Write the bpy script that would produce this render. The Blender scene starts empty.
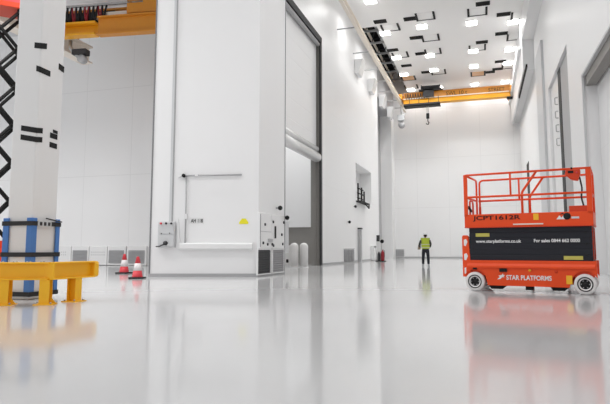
import bpy, bmesh, math, random
from mathutils import Vector, Matrix
random.seed(7)
scn = bpy.context.scene
COL = scn.collection
PI = math.pi

# ------------------------------------------------------------------ materials
def mat(name, col, rough=0.5, metal=0.0, spec=0.5, emit=None, estr=0.0, noise=0.0, nscale=8.0, bump=0.0, bscale=60.0, coat=0.0):
    m = bpy.data.materials.new(name); m.use_nodes = True
    nt = m.node_tree; b = nt.nodes['Principled BSDF']
    b.inputs['Base Color'].default_value = (*col, 1)
    b.inputs['Roughness'].default_value = rough
    b.inputs['Metallic'].default_value = metal
    b.inputs['Specular IOR Level'].default_value = spec
    b.inputs['Coat Weight'].default_value = coat
    if emit:
        b.inputs['Emission Color'].default_value = (*emit, 1); b.inputs['Emission Strength'].default_value = estr
    tc = nt.nodes.new('ShaderNodeTexCoord')
    if noise:
        n = nt.nodes.new('ShaderNodeTexNoise'); n.inputs['Scale'].default_value = nscale; n.inputs['Detail'].default_value = 4
        nt.links.new(tc.outputs['Object'], n.inputs['Vector'])
        r = nt.nodes.new('ShaderNodeMapRange')
        r.inputs['To Min'].default_value = 1 - noise; r.inputs['To Max'].default_value = 1 + noise
        nt.links.new(n.outputs['Fac'], r.inputs['Value'])
        mx = nt.nodes.new('ShaderNodeVectorMath'); mx.operation = 'SCALE'
        mx.inputs[0].default_value = col
        nt.links.new(r.outputs['Result'], mx.inputs['Scale'])
        nt.links.new(mx.outputs['Vector'], b.inputs['Base Color'])
    if bump:
        n2 = nt.nodes.new('ShaderNodeTexNoise'); n2.inputs['Scale'].default_value = bscale
        nt.links.new(tc.outputs['Object'], n2.inputs['Vector'])
        bp = nt.nodes.new('ShaderNodeBump'); bp.inputs['Strength'].default_value = bump; bp.inputs['Distance'].default_value = 0.01
        nt.links.new(n2.outputs['Fac'], bp.inputs['Height']); nt.links.new(bp.outputs['Normal'], b.inputs['Normal'])
    return m

def panel_mat(name, col, axis, w, h, dark=0.93, rough=0.4, joint=0.02, off=(0.0, 0.0)):
    """painted sheet panels: flat colour with thin seams every w metres along axis and every h metres of height"""
    m = mat(name, col, rough); nt = m.node_tree; b = nt.nodes['Principled BSDF']
    tc = nt.nodes.new('ShaderNodeTexCoord'); sx = nt.nodes.new('ShaderNodeSeparateXYZ')
    nt.links.new(tc.outputs['Object'], sx.inputs['Vector'])
    def line(sock, size, o):
        a = nt.nodes.new('ShaderNodeMath'); a.operation = 'ADD'; a.inputs[1].default_value = o + 1000 * size
        nt.links.new(sock, a.inputs[0])
        md = nt.nodes.new('ShaderNodeMath'); md.operation = 'MODULO'; md.inputs[1].default_value = size
        nt.links.new(a.outputs[0], md.inputs[0])
        lt = nt.nodes.new('ShaderNodeMath'); lt.operation = 'LESS_THAN'; lt.inputs[1].default_value = joint
        nt.links.new(md.outputs[0], lt.inputs[0]); return lt.outputs[0]
    l1 = line(sx.outputs[axis], w, off[0]); l2 = line(sx.outputs['Z'], h, off[1])
    mx = nt.nodes.new('ShaderNodeMath'); mx.operation = 'MAXIMUM'
    nt.links.new(l1, mx.inputs[0]); nt.links.new(l2, mx.inputs[1])
    mix = nt.nodes.new('ShaderNodeMix'); mix.data_type = 'RGBA'
    mix.inputs['A'].default_value = (*col, 1); mix.inputs['B'].default_value = (*[c * dark for c in col], 1)
    nt.links.new(mx.outputs[0], mix.inputs['Factor']); nt.links.new(mix.outputs['Result'], b.inputs['Base Color'])
    return m

WALL = (0.86, 0.86, 0.862)
M = dict(
    wall_y=panel_mat('white_panels_along_hall', WALL, 'Y', 3.0, 4.5),
    wall_x=panel_mat('white_panels_across_hall', WALL, 'X', 3.1, 5.0, joint=0.035, dark=0.9),
    white=mat('white_paint', WALL, 0.4),
    white_gloss=mat('white_gloss', (0.82, 0.82, 0.82), 0.22),
    ceil=panel_mat('ceiling_panels', (0.88, 0.87, 0.86), 'X', 3.0, 50.0, dark=0.97, rough=0.6),
    floor=mat('epoxy_floor', (0.60, 0.60, 0.603), 0.10, noise=0.015, nscale=0.5, bump=0.008, bscale=3.0),
    grey=mat('grey_paint', (0.42, 0.42, 0.43), 0.45),
    pale=mat('pale_grey', (0.62, 0.63, 0.64), 0.4),
    dgrey=mat('dark_grey', (0.045, 0.045, 0.048), 0.6, spec=.3),
    jamb=mat('jamb_grey', (0.26, 0.25, 0.235), 0.5),
    trimgrey=mat('seam_grey', (0.2, 0.2, 0.21), 0.5),
    black=mat('black_rubber', (0.012, 0.012, 0.013), 0.6),
    blackp=mat('black_paint', (0.012, 0.012, 0.012), 0.6, spec=.25),
    void=mat('dark_roof_void', (0.022, 0.022, 0.022), 0.9, spec=.2),
    steel=mat('galvanised_steel', (0.45, 0.45, 0.45), 0.4, metal=0.6, noise=0.06),
    orange=mat('orange_lift_paint', (0.84, 0.075, 0.010), 0.38, spec=.35, noise=0.03, nscale=3),
    orange2=mat('orange_lift_paint_dark', (0.66, 0.05, 0.010), 0.4, spec=.35),
    vinyl=mat('black_vinyl', (0.016, 0.017, 0.024), 0.5, spec=.3, bump=0.15, bscale=9),
    yellow=mat('safety_yellow', (0.98, 0.52, 0.012), 0.4, noise=0.05, nscale=4),
    craney=mat('crane_yellow', (0.90, 0.42, 0.01), 0.4, noise=0.04),
    craneo=mat('crane_orange', (0.66, 0.26, 0.02), 0.45, noise=0.06),
    cream=mat('cream_steel', (0.84, 0.77, 0.68), 0.5),
    blue=mat('blue_foam', (0.07, 0.20, 0.52), 0.7, bump=0.2, bscale=80),
    wrap=mat('white_wrap', (0.78, 0.77, 0.76), 0.35, bump=0.1, bscale=6),
    red=mat('cone_red', (0.66, 0.04, 0.055), 0.5),
    conewhite=mat('cone_sleeve', (0.85, 0.80, 0.80), 0.4),
    labely=mat('label_yellow', (0.85, 0.78, 0.02), 0.5),
    labelo=mat('label_olive', (0.55, 0.50, 0.10), 0.5),
    amber=mat('amber_sticker', (0.95, 0.50, 0.02), 0.5),
    letter=mat('white_lettering', (0.85, 0.85, 0.85), 0.5),
    tyre=mat('white_tyre', (0.78, 0.76, 0.75), 0.6, noise=0.05),
    hub=mat('hub_dark', (0.02, 0.02, 0.02), 0.55, spec=.3),
    lamp=mat('lamp_lens', (1, 1, 1), 0.4, emit=(1, 0.99, 0.96), estr=9.0),
    reflection_tint=mat('painted_crane_reflection', (0.62, 0.34, 0.14), 0.4),  # crane's orange reflection put into the colour of the hatch panel
    hivis=mat('hi_vis_yellow', (0.50, 0.60, 0.05), 0.7, noise=0.06, nscale=20, bump=0.3, bscale=25),
    silver=mat('reflective_tape', (0.7, 0.72, 0.66), 0.35),
    navy=mat('dark_trousers', (0.018, 0.02, 0.028), 0.8, bump=0.3, bscale=30),
    sleeve=mat('dark_jacket', (0.05, 0.05, 0.045), 0.8),
    skin=mat('skin', (0.55, 0.33, 0.24), 0.5),
    hair=mat('dark_hair', (0.025, 0.018, 0.012), 0.7),
    helmet=mat('helmet_white', (0.85, 0.85, 0.85), 0.25),
    shoe=mat('pale_overshoe', (0.5, 0.52, 0.53), 0.6),
    folder=mat('brown_folder', (0.22, 0.17, 0.11), 0.7),
    green=mat('extinguisher_red', (0.30, 0.015, 0.025), 0.35),
    pgrey=mat('louvre_grey', (0.30, 0.30, 0.31), 0.5), glass=mat('dim_glass', (0.3, 0.31, 0.32), 0.1),
    eye=mat('eye_dark', (0.02, 0.015, 0.01), 0.2),
    lips=mat('lips', (0.42, 0.17, 0.14), 0.5),
)

# ------------------------------------------------------------------ mesh builder
class MB:
    def __init__(s): s.v = []; s.f = []; s.sm = []
    def _add(s, vs, fs, smooth=False):
        o = len(s.v); s.v += [tuple(v) for v in vs]
        for f in fs: s.f.append([i + o for i in f]); s.sm.append(smooth)
        return s
    def box(s, x0, y0, z0, x1, y1, z1, mtx=None):
        vs = [Vector((x, y, z)) for z in (z0, z1) for y in (y0, y1) for x in (x0, x1)]
        if mtx: vs = [mtx @ v for v in vs]
        return s._add(vs, [(0, 2, 3, 1), (4, 5, 7, 6), (0, 1, 5, 4), (2, 6, 7, 3), (0, 4, 6, 2), (1, 3, 7, 5)])
    def prism(s, poly, a0, a1, axis='Z', mtx=None):
        """poly: list of 2D points, extruded along axis from a0 to a1"""
        n = len(poly)
        def P(p, a):
            v = Vector({'Z': (p[0], p[1], a), 'Y': (p[0], a, p[1]), 'X': (a, p[0], p[1])}[axis])
            return mtx @ v if mtx else v
        vs = [P(p, a0) for p in poly] + [P(p, a1) for p in poly]
        fs = [list(range(n))[::-1], [n + i for i in range(n)]] + [(i, (i + 1) % n, n + (i + 1) % n, n + i) for i in range(n)]
        return s._add(vs, fs)
    def tube(s, pts, r, n=8, closed=False):
        pts = [Vector(p) for p in pts]; k = len(pts); rings = []
        ref = None
        for i, p in enumerate(pts):
            if closed: t = pts[(i + 1) % k] - pts[i - 1]
            else: t = pts[min(i + 1, k - 1)] - pts[max(i - 1, 0)]
            t.normalize()
            if ref is None: ref = Vector((0, 0, 1)) if abs(t.z) < 0.9 else Vector((1, 0, 0))
            a = ref - t * ref.dot(t)
            if a.length < 1e-4: a = t.orthogonal()
            a.normalize(); ref = a; b = t.cross(a)
            rr = r[i] if isinstance(r, (list, tuple)) else r
            rings.append([p + a * math.cos(2 * PI * j / n) * rr + b * math.sin(2 * PI * j / n) * rr for j in range(n)])
        vs = [v for ring in rings for v in ring]; fs = []
        for i in range(k if closed else k - 1):
            i2 = (i + 1) % k
            for j in range(n): fs.append((i * n + j, i * n + (j + 1) % n, i2 * n + (j + 1) % n, i2 * n + j))
        s._add(vs, fs, True)
        if not closed:
            s._add(rings[0], [list(range(n))[::-1]]); s._add(rings[-1], [list(range(n))])
        return s
    def lathe(s, prof, c=(0, 0, 0), n=24, axis='Z', caps=True):
        c = Vector(c); vs = []; fs = []
        for (r, h) in prof:
            for j in range(n):
                a = 2 * PI * j / n; u, w = r * math.cos(a), r * math.sin(a)
                vs.append(c + Vector({'Z': (u, w, h), 'Y': (u, h, w), 'X': (h, u, w)}[axis]))
        k = len(prof)
        for i in range(k - 1):
            for j in range(n): fs.append((i * n + j, i * n + (j + 1) % n, (i + 1) * n + (j + 1) % n, (i + 1) * n + j))
        s._add(vs, fs, True)
        if caps: s._add(vs[:n], [list(range(n))]); s._add(vs[-n:], [list(range(n))])
        return s
    def ball(s, c, rx, ry, rz, n=16, m=10):
        c = Vector(c); vs = []; fs = []
        for i in range(m + 1):
            t = PI * i / m
            for j in range(n):
                a = 2 * PI * j / n
                vs.append(c + Vector((rx * math.sin(t) * math.cos(a), ry * math.sin(t) * math.sin(a), rz * math.cos(t))))
        for i in range(m):
            for j in range(n): fs.append((i * n + j, i * n + (j + 1) % n, (i + 1) * n + (j + 1) % n, (i + 1) * n + j))
        return s._add(vs, fs, True)
    def mesh(s, name):
        me = bpy.data.meshes.new(name); me.from_pydata(s.v, [], s.f); me.update()
        bm = bmesh.new(); bm.from_mesh(me)
        for f, q in zip(bm.faces, s.sm): f.smooth = q
        bmesh.ops.remove_doubles(bm, verts=bm.verts, dist=1e-6)
        bmesh.ops.recalc_face_normals(bm, faces=bm.faces)
        bm.to_mesh(me); bm.free(); return me
    def build(s, name, material, parent=None, bevel=0.0, label=None):
        o = bpy.data.objects.new(name, s.mesh(name)); COL.objects.link(o)
        o.data.materials.append(M[material] if isinstance(material, str) else material)
        if parent: o.parent = parent
        if bevel:
            b = o.modifiers.new('soft_edges', 'BEVEL'); b.width = bevel; b.segments = 2; b.limit_method = 'ANGLE'
        if label: o['label'] = label
        return o

def tag(o, label, cat, group=None, kind=None):
    o['label'] = label; o['category'] = cat
    if group: o['group'] = group
    if kind: o['kind'] = kind
    return o
def thing(name, label, cat, loc=(0, 0, 0), rz=0.0, group=None):
    o = bpy.data.objects.new(name, None); COL.objects.link(o); o.location = loc; o.rotation_euler = (0, 0, rz)
    o.empty_display_size = 0.2
    return tag(o, label, cat, group)
def struct(mb, name, material, label=None):
    o = mb.build(name, material); o['kind'] = 'structure'
    if label: o['label'] = label; o['category'] = name.split('_')[0]
    return o
def copy_tree(o, parent=None):
    c = o.copy(); COL.objects.link(c)
    if parent: c.parent = parent
    for ch in list(o.children): copy_tree(ch, c)
    return c
def lettering(txt, size, material, parent, loc, name='lettering', width=None, rot=(PI / 2, 0, 0), ext=0.002, bold=0.0):
    cu = bpy.data.curves.new('t', 'FONT'); cu.body = txt; cu.size = size; cu.extrude = ext; cu.offset = bold
    cu.align_x = 'LEFT'
    ob = bpy.data.objects.new('t', cu); COL.objects.link(ob)
    bpy.context.view_layer.update()
    me = bpy.data.meshes.new_from_object(ob.evaluated_get(bpy.context.evaluated_depsgraph_get()))
    bpy.data.objects.remove(ob); bpy.data.curves.remove(cu)
    xs = [v.co.x for v in me.vertices]; w = max(xs) - min(xs)
    k = width / w if width else 1.0; x0 = min(xs)
    for v in me.vertices: v.co.x = (v.co.x - x0) * k
    me.materials.clear(); me.materials.append(M[material])
    o = bpy.data.objects.new(name, me); COL.objects.link(o); o.parent = parent; o.location = loc; o.rotation_euler = rot
    return o
def round_path(pts, r, n=5):
    pts = [Vector(p) for p in pts]; out = [pts[0]]
    for i in range(1, len(pts) - 1):
        a, b, c = pts[i - 1], pts[i], pts[i + 1]
        d1 = (a - b).normalized(); d2 = (c - b).normalized()
        p1 = b + d1 * r; p2 = b + d2 * r
        for k in range(n + 1):
            t = k / n; out.append(p1 * (1 - t) ** 2 + b * 2 * t * (1 - t) + p2 * t * t)
    out.append(pts[-1]); return out

def wall_cells(mb, axis, p0, p1, a0, a1, z0, z1, holes):
    As = sorted({a0, a1, *[h[0] for h in holes], *[h[1] for h in holes]})
    Zs = sorted({z0, z1, *[h[2] for h in holes], *[h[3] for h in holes]})
    As = [a for a in As if a0 <= a <= a1]; Zs = [z for z in Zs if z0 <= z <= z1]
    for i in range(len(As) - 1):
        for j in range(len(Zs) - 1):
            ca, cz = (As[i] + As[i + 1]) / 2, (Zs[j] + Zs[j + 1]) / 2
            if any(h[0] < ca < h[1] and h[2] < cz < h[3] for h in holes): continue
            if axis == 'X': mb.box(p0, As[i], Zs[j], p1, As[i + 1], Zs[j + 1])
            else: mb.box(As[i], p0, Zs[j], As[i + 1], p1, Zs[j + 1])
    return mb

# ------------------------------------------------------------------ setting
XL, XR, YF, ZC = -8.45, 3.7, 57.0, 17.0
struct(MB().box(-42, -22, -0.3, 14, 62, 0), 'floor', 'floor')
cm = MB()
cm.box(-8.7, -14, ZC, 5.2, 39.0, ZC + 0.25)
cm.box(-6.9, 39.0, ZC, 5.2, YF + 0.3, ZC + 0.25)
struct(cm, 'ceiling', 'ceil')
# dark roof void above the open slot beside the left-hand runway
vm = MB()
vm.box(-9.6, 39.0, 19.2, -6.9, YF, 19.4); vm.box(-9.6, 39.0, ZC, -9.4, YF, 19.2)
vm.box(-9.6, 38.9, ZC + 0.25, -6.9, 39.0, 19.4); vm.box(-6.95, 39.0, ZC + 0.25, -6.85, YF, 19.4)
struct(vm, 'ceiling_void', 'void')

# far wall
struct(MB().box(-11, YF, 0, 6, YF + 0.3, 19.4), 'wall_far', 'wall_x')
struct(MB().box(XL, YF - 0.03, 0, XR, YF, 0.14), 'baseboard_far', 'grey')

# left wall: block (end face towards the bay), door wall, wall with window
P1, P2 = (-10.45, 16.09), (-7.05, 17.16)
BR = math.atan2(P2[1] - P1[1], P2[0] - P1[0])
struct(MB().prism([P1, P2, (-7.05, 19.7), (-10.45, 19.7)], 0, ZC, 'Z'), 'wall_left_block', 'white')
bl = (P1[0] + 0.012, P1[1] - 0.038)
struct(MB().prism([(P1[0] - .01, P1[1] - .03), (P2[0] + .012, P2[1] - .03), (-7.03, 19.7), (-7.06, 19.7), (P2[0] - .01, P2[1] + .02), (P1[0], P1[1] + .02)], 0, 0.10, 'Z'), 'baseboard_left_block', 'grey')
e = MB(); R = Matrix.Translation((P1[0], P1[1], 0)) @ Matrix.Rotation(BR, 4, 'Z')
e.box(-0.015, -0.02, 0, 0.03, 0.06, ZC, R)
struct(e, 'trim_1', 'trimgrey')
struct(MB().box(-7.08, 19.7, 0, -7.035, 19.74, ZC), 'trim_2', 'trimgrey')
e = MB(); e.box(0.62, -0.045, 1.8, 0.70, -0.002, ZC, R)
cnd = e.build('cable_trunking', 'pale')
MB().box(0.70, -0.03, 1.8, 0.735, -0.002, ZC, R).build('edge_channel', 'grey', cnd)
tag(cnd, 'slim pale trunking running up the big white block above the grey switch box', 'trunking')

DY0, DY1, DZ = 20.2, 29.5, 12.6
lw = MB()
wall_cells(lw, 'X', XL - 0.55, XL, 20.2, 47.6, 0, ZC, [(DY0, DY1, 0, DZ), (38.5, 44.3, 4.2, 7.0)])
struct(lw, 'wall_left', 'wall_y')
struct(MB().box(XL - 1.1, 38.3, 4.0, XL - 0.95, 44.5, 7.2).box(XL - 0.95, 38.4, 4.0, XL - 0.55, 38.5, 7.2).box(XL - 0.95, 44.3, 4.0, XL - 0.55, 44.4, 7.2).box(XL - 0.95, 38.5, 4.1, XL - 0.55, 44.3, 4.2).box(XL - 0.95, 38.5, 7.0, XL - 0.55, 44.3, 7.1), 'wall_left_window_recess', 'white')
struct(MB().box(XL, 29.6, 0, XL + 0.03, 47.6, 0.12), 'baseboard_left', 'grey')
# recess beyond the window wall
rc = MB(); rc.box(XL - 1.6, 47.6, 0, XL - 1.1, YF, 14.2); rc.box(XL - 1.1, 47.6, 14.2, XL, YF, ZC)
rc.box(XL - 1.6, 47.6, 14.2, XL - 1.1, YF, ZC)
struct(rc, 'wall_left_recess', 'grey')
struct(MB().box(XL - 1.1, 55.2, 0, XL, YF, 14.2), 'wall_left_return', 'white')
# door opening linings
jm = MB()
jm.box(XL - 0.56, DY1 - 0.03, 0, XL - 0.30, DY1, DZ); jm.box(XL - 0.30, DY1 - 0.10, 0, XL - 0.24, DY1, DZ)
jm.box(XL - 0.24, DY1 - 0.03, 0, XL + 0.02, DY1, DZ); jm.box(XL - 0.12, DY1 - 0.08, 0, XL - 0.08, DY1, DZ)
struct(jm, 'trim_3', 'jamb')
df = MB(); df.box(XL - 0.02, DY1 - 0.14, 0, XL + 0.07, DY1 + 0.10, DZ + 0.14)
df.box(XL - 0.02, DY0, DZ - 0.12, XL + 0.07, DY1 + 0.10, DZ + 0.22)
df.box(XL - 0.30, DY0, DZ - 0.75, XL - 0.24, DY1 - .1, DZ - 0.45)
struct(df, 'trim_4', 'dgrey')

rd = thing('roller_door', 'tall white roller door half raised in the dark-framed opening behind the big block', 'roller door', (XL - 0.2, 24.8, 5.6))
cu = MB()
zz = 0.55; k = 0
prof = []
while zz < 6.9:
    prof += [(-0.006, zz), (-0.006, zz + 0.01), (0.0, zz + 0.02), (0.0, zz + 0.97)]; zz += 1.0
prof.append((0.0, 6.95)); prof += [(-0.08, 6.95), (-0.08, 0.55)]
cu.prism(prof, -4.55, 4.55, 'Y', Matrix.Rotation(0, 4, 'Z')) if False else None
pv = [(x, z) for x, z in prof]
n = len(pv)
vs = [(x, -4.55, z) for x, z in pv] + [(x, 4.55, z) for x, z in pv]
cu._add(vs, [list(range(n)), [n + i for i in range(n)][::-1]] + [(i, (i + 1) % n, n + (i + 1) % n, n + i) for i in range(n)])
cu.build('curtain', 'white', rd)
MB().tube([(0.05, -4.5, 0.32), (0.05, 4.5, 0.32)], 0.27, 14).build('bottom_bar', 'white_gloss', rd)
MB().tube([(0.02, -4.5, 0.78), (0.02, 4.5, 0.78)], 0.16, 12).build('bottom_bar', 'white_gloss', rd)
MB().tube([(0.12, -4.5, 6.75), (0.12, 4.5, 6.75)], 0.12, 10).build('roller_tube', 'grey', rd)

# room behind the roller door
rm = MB()
rm.box(-20, 33.2, 2.25, XL - 0.6, 33.5, ZC); rm.box(-20, 33.5, 0, XL - 0.6, 33.7, 2.3)
struct(rm, 'wall_interior', 'white')
struct(MB().box(-16, 33.30, 0, XL - 0.6, 33.49, 2.25), 'door_1', 'jamb', 'low grey door under the white wall of the room behind the roller door')
struct(MB().box(-20, 29.6, 0, -19.7, 33.2, ZC), 'wall_interior_side', 'white')

# right wall with openings
rw = MB()
wall_cells(rw, 'X', XR, XR + 0.9, -14, YF, 0, ZC, [(10.5, 22.5, 0, 7.3), (25.8, 33.0, 0, 9.75), (47.9, 50.6, 0, 8.0)])
struct(rw, 'wall_right', 'white')
struct(MB().box(XR - 0.14, 34.5, 0, XR, 38.0, 13.1), 'wall_right_pier', 'pale')
bx = MB(); bx.box(2.98, 40.0, 13.05, XR, YF, ZC); bx.box(3.0, 14.0, 15.2, XR, 40.0, ZC); bx.box(2.78, 41.0, 14.90, 2.98, YF, 15.05); struct(bx, 'wall_right_soffit', 'white')
rp = MB(); rp.box(XR + 0.5, 10, 0, XR + 1.0, 22.6, 7.6)
struct(rp, 'wall_right_recess', 'wall_y')
tr = MB(); tr.box(XR - .02, 22.44, 0, XR + .06, 22.52, 7.36); tr.box(XR - .02, 10.5, 7.28, XR + .06, 22.5, 7.36)
struct(tr, 'trim_5', 'pale')
struct(MB().box(XR + 0.1, 10.5, 6.9, XR + 0.45, 22.4, 7.28), 'trim_6', 'jamb')
struct(MB().box(XR + 0.47, 19.5, 0.0, XR + 0.5, 19.58, 7.3), 'trim_7', 'grey')
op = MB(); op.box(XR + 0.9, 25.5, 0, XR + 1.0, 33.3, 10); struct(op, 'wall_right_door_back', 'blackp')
sd = thing('sliding_door', 'tall sliding door in the right wall, white leaf and grey leaf with black gap', 'sliding door', (XR + 0.2, 29.4, 0))
MB().box(-0.06, .55, 0.02, 0.06, 3.55, 9.7).build('leaf', 'white', sd, label='white leaf')
MB().box(-0.06, -3.55, 0.02, 0.06, -.35, 9.7).build('leaf', 'grey', sd, label='grey leaf')
MB().box(-0.08, -.35, 0.02, 0.08, .55, 9.72).build('seal', 'black', sd)
for zq in (6.2, 6.9, 7.6, 8.3):
    MB().tube(round_path([(-0.06, 1.0, zq + .25), (-0.2, 1.0, zq + .25), (-0.2, 1.0, zq - .1), (-0.06, 1.0, zq - .1)], .05, 3), 0.025, 6).build('handle', 'steel', sd)
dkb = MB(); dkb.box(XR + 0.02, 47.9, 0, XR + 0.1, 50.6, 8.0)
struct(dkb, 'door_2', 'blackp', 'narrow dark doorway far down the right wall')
struct(MB().box(XR - .03, 22.6, 0, XR, 25.7, 0.12).box(XR - .03, 33.1, 0, XR, YF, .12), 'baseboard_right', 'grey')
rt = thing('runway_rail', 'crane runway rail with dark near end along the top of the right wall', 'crane rail', (3.08, 47, 12.75))
MB().box(-.06, -.5, 0, .06, 9.6, .30).build('rail', 'pale', rt)
MB().box(-.05, -8.6, 0.02, .05, -.5, .22).build('rail_cover', 'blackp', rt)

# left bay: rear wall, roof
struct(MB().box(-42, 26.5, 0, -10.45, 26.8, 15.2), 'wall_left_bay', 'wall_x')
struct(MB().box(-42, 4, 14.0, -10.45, 26.5, 14.2), 'ceiling_left_bay', 'pale')
struct(MB().box(-10.45, 20.2, 0, -10.2, 26.8, ZC), 'wall_left_block_side', 'white')

# ------------------------------------------------------------------ lamps, vents and hatches of the hall ceiling
colname = {-6.5: 'in the row along the left rail', -3.75: 'in the second row from the left rail', -0.3: 'in the third row from the left rail', 2.5: 'in the row along the right wall'}
rowname = {34.6: 'first', 40.3: 'fourth from far wall', 46.3: 'third from far wall', 50.3: 'second from far wall', 56.0: 'beside far wall'}
def nearest(v, keys): return min(keys, key=lambda k: abs(k - v))
lamp0 = None
spots = [(-6.5, 34.6)] + [(x, y) for y in (40.3, 46.3, 50.3, 56.0) for x in colname]
jit = {(-3.75, 40.3): 39.9, (-6.5, 46.3): 46.0, (-6.5, 50.3): 50.8, (2.5, 40.3): 41.0, (2.5, 46.3): 46.8}
for (x, y) in spots:
    lab = 'square ceiling lamp ' + colname[x] + ', ' + rowname[y]
    if lamp0 is None:
        lamp0 = thing('ceiling_lamp', lab, 'lamp', (x, y, ZC), 0, 'ceiling lamps of the hall')
        h = MB(); h.box(-.40, -.40, -.05, -.35, .40, 0); h.box(.35, -.40, -.05, .40, .40, 0); h.box(-.35, -.40, -.05, .35, -.35, 0); h.box(-.35, .35, -.05, .35, .40, 0)
        h.build('housing', 'white_gloss', lamp0)
        MB().box(-.35, -.35, -.10, .35, .35, -.01).build('lens', 'lamp', lamp0)
    else:
        c = copy_tree(lamp0); c.location = (x, jit.get((x, y), y), ZC); c['label'] = lab
vents = [(-6.49, 38.17), (-4.4, 38.33), (-4.43, 42.04), (-4.43, 45.7), (-6.53, 44.19), (0.47, 37.31), (1.83, 39.51), (1.8, 43.14), (0.39, 44.54), (1.9, 49.77), (1.06, 52.57), (1.72, 51.85), (-4.47, 50.82), (-5.97, 48.42)]
names = ['at the near end of the dark roof slot', 'second in line from the dark slot, nearest the camera', 'between first and second lamps of the second row', 'close behind the second lamp of the second row', 'beside the dark roof slot, between two lamps of its row',
         'nearest the camera at the middle of the ceiling', 'beside the first lamp of the right wall row', 'between first and second lamps of the right wall row', 'just before the second lamp of the third row', 'beside the third lamp of the right wall row',
         'next to the reflection-tinted hatch of the third row', 'in line between the reflection-tinted hatch and the right wall', 'beside the third lamp of the second row', 'beside the roof slot near the reflection-tinted hatch']
vent0 = None
for (x, y), nm in zip(vents, names):
    lab = 'flat black ceiling vent ' + nm
    if vent0 is None:
        vent0 = thing('ceiling_vent', lab, 'vent', (x, y, ZC), 0, 'black ceiling vents')
        MB().box(-.45, -.30, -.04, .45, .30, 0).build('frame', 'blackp', vent0)
        s_ = MB()
        for k in range(5): s_.box(-.40, -.25 + k * .11, -.055, .40, -.20 + k * .11, -.04)
        s_.build('slats', 'blackp', vent0)
    else:
        c = copy_tree(vent0); c.location = (x, y, ZC); c['label'] = lab
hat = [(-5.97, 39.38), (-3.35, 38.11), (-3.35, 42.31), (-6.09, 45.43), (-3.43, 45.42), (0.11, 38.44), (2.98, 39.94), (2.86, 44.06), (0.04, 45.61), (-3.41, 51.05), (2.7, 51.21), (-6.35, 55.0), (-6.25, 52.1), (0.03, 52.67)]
hn = ['beside the near end of the dark roof slot', 'at the first lamp of the second row', 'between first and second lamps of the second row', 'at the second lamp beside the dark roof slot', 'at the second lamp of the second row',
      'at the first lamp of the third row', 'at the first lamp along the right wall', 'between first and second lamps along the right wall', 'at the second lamp of the third row', 'past the third lamp of the second row',
      'past the third lamp along the right wall', 'above the left end of the yellow crane', 'beside the dark roof slot', 'just past the third lamp of the third row']
hatch0 = hatch1 = None
for i, ((x, y), nm) in enumerate(zip(hat, hn)):
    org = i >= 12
    lab = ('ceiling hatch painted with orange crane reflection ' if org else 'grey ceiling hatch with two black slots ') + nm
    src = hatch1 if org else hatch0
    if src is None:
        t = thing('ceiling_hatch', lab, 'hatch', (x, y, ZC), 0, 'ceiling hatches')
        MB().box(-.66, -.55, -.06, -.52, .75, 0).build('side_slot', 'blackp', t); MB().box(.52, -.55, -.06, .66, .75, 0).build('side_slot', 'blackp', t)
        MB().box(-.52, .66, -.05, .52, .75, 0).build('end_strip', 'dgrey', t)
        if org: MB().box(-.52, -.5, -.03, .52, .66, 0).build('panel', 'reflection_tint', t)  # panel coloured as if reflecting the orange crane
        else: MB().box(-.52, -.5, -.02, .52, .66, 0).build('panel', 'ceil', t)
        if org: hatch1 = t
        else: hatch0 = t
    else:
        c = copy_tree(src); c.location = (x, y, ZC); c['label'] = lab

# services seen in the dark roof void
for k in range(6):
    y = 41.2 + k * 2.6
    t = thing('roof_truss', 'grey steel roof truss in the dark ceiling slot, number %s from its near end' % ['one', 'two', 'three', 'four', 'five', 'six', 'seven', 'eight', 'nine'][k], 'truss', (-8.15, y, 17.6), 0, 'steel trusses in the roof slot')
    MB().box(-1.25, -.07, -.07, 1.2, .07, .07).build('bottom_chord', 'grey', t)
    MB().box(-1.25, -.06, 1.3, 1.2, .06, 1.42).build('top_chord', 'dgrey', t)
    for j in range(4):
        MB().tube([(-1.2 + j * .6, 0, 0.05), (-0.9 + j * .6, 0, 1.32)], .035, 6).build('brace', 'dgrey', t)
for k, x in enumerate((-8.9, -8.3, -7.5)):
    t = MB().tube([(x, 39.1, 18.2), (x, 56.8, 18.2)], 0.11, 8).build('service_pipe', 'pale' if k != 1 else 'cream')
    tag(t, ['pale pipe along the left side of the dark roof slot', 'cream pipe along the middle of the dark roof slot', 'pale pipe along the right side of the dark roof slot'][k], 'pipe', 'pipes in the roof slot')

# left crane runway with brackets
t = thing('runway_rail', 'long cream crane runway rail on brackets high along the left wall', 'crane rail', (-7.1, 40, 14.8))
MB().box(-.11, -16, -.22, .11, 15.9, -.18).box(-.11, -16, .14, .11, 15.9, .18).box(-.03, -16, -.18, .03, 15.9, .14).build('beam', 'cream', t)
MB().box(-.04, -16, .18, .04, 15.9, .24).build('rail_head', 'white_gloss', t)
for y in (-14.5, -11.2, -6.6, -2.0, 2.0, 5.2, 8.4, 11.6, 14.6):
    MB().box(-1.35, y - .03, -.04, -.1, y + .03, .03).build('arm', 'grey', t)
for y in (-0.9, 4.0, 9.0, 13.4):
    MB().prism([(-1.35, -1.3), (-1.05, -1.3), (-.75, -.25), (-1.35, -.25)], y - .6, y + .6, 'Y').build('corbel', 'white_gloss', t, bevel=.03)

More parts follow.
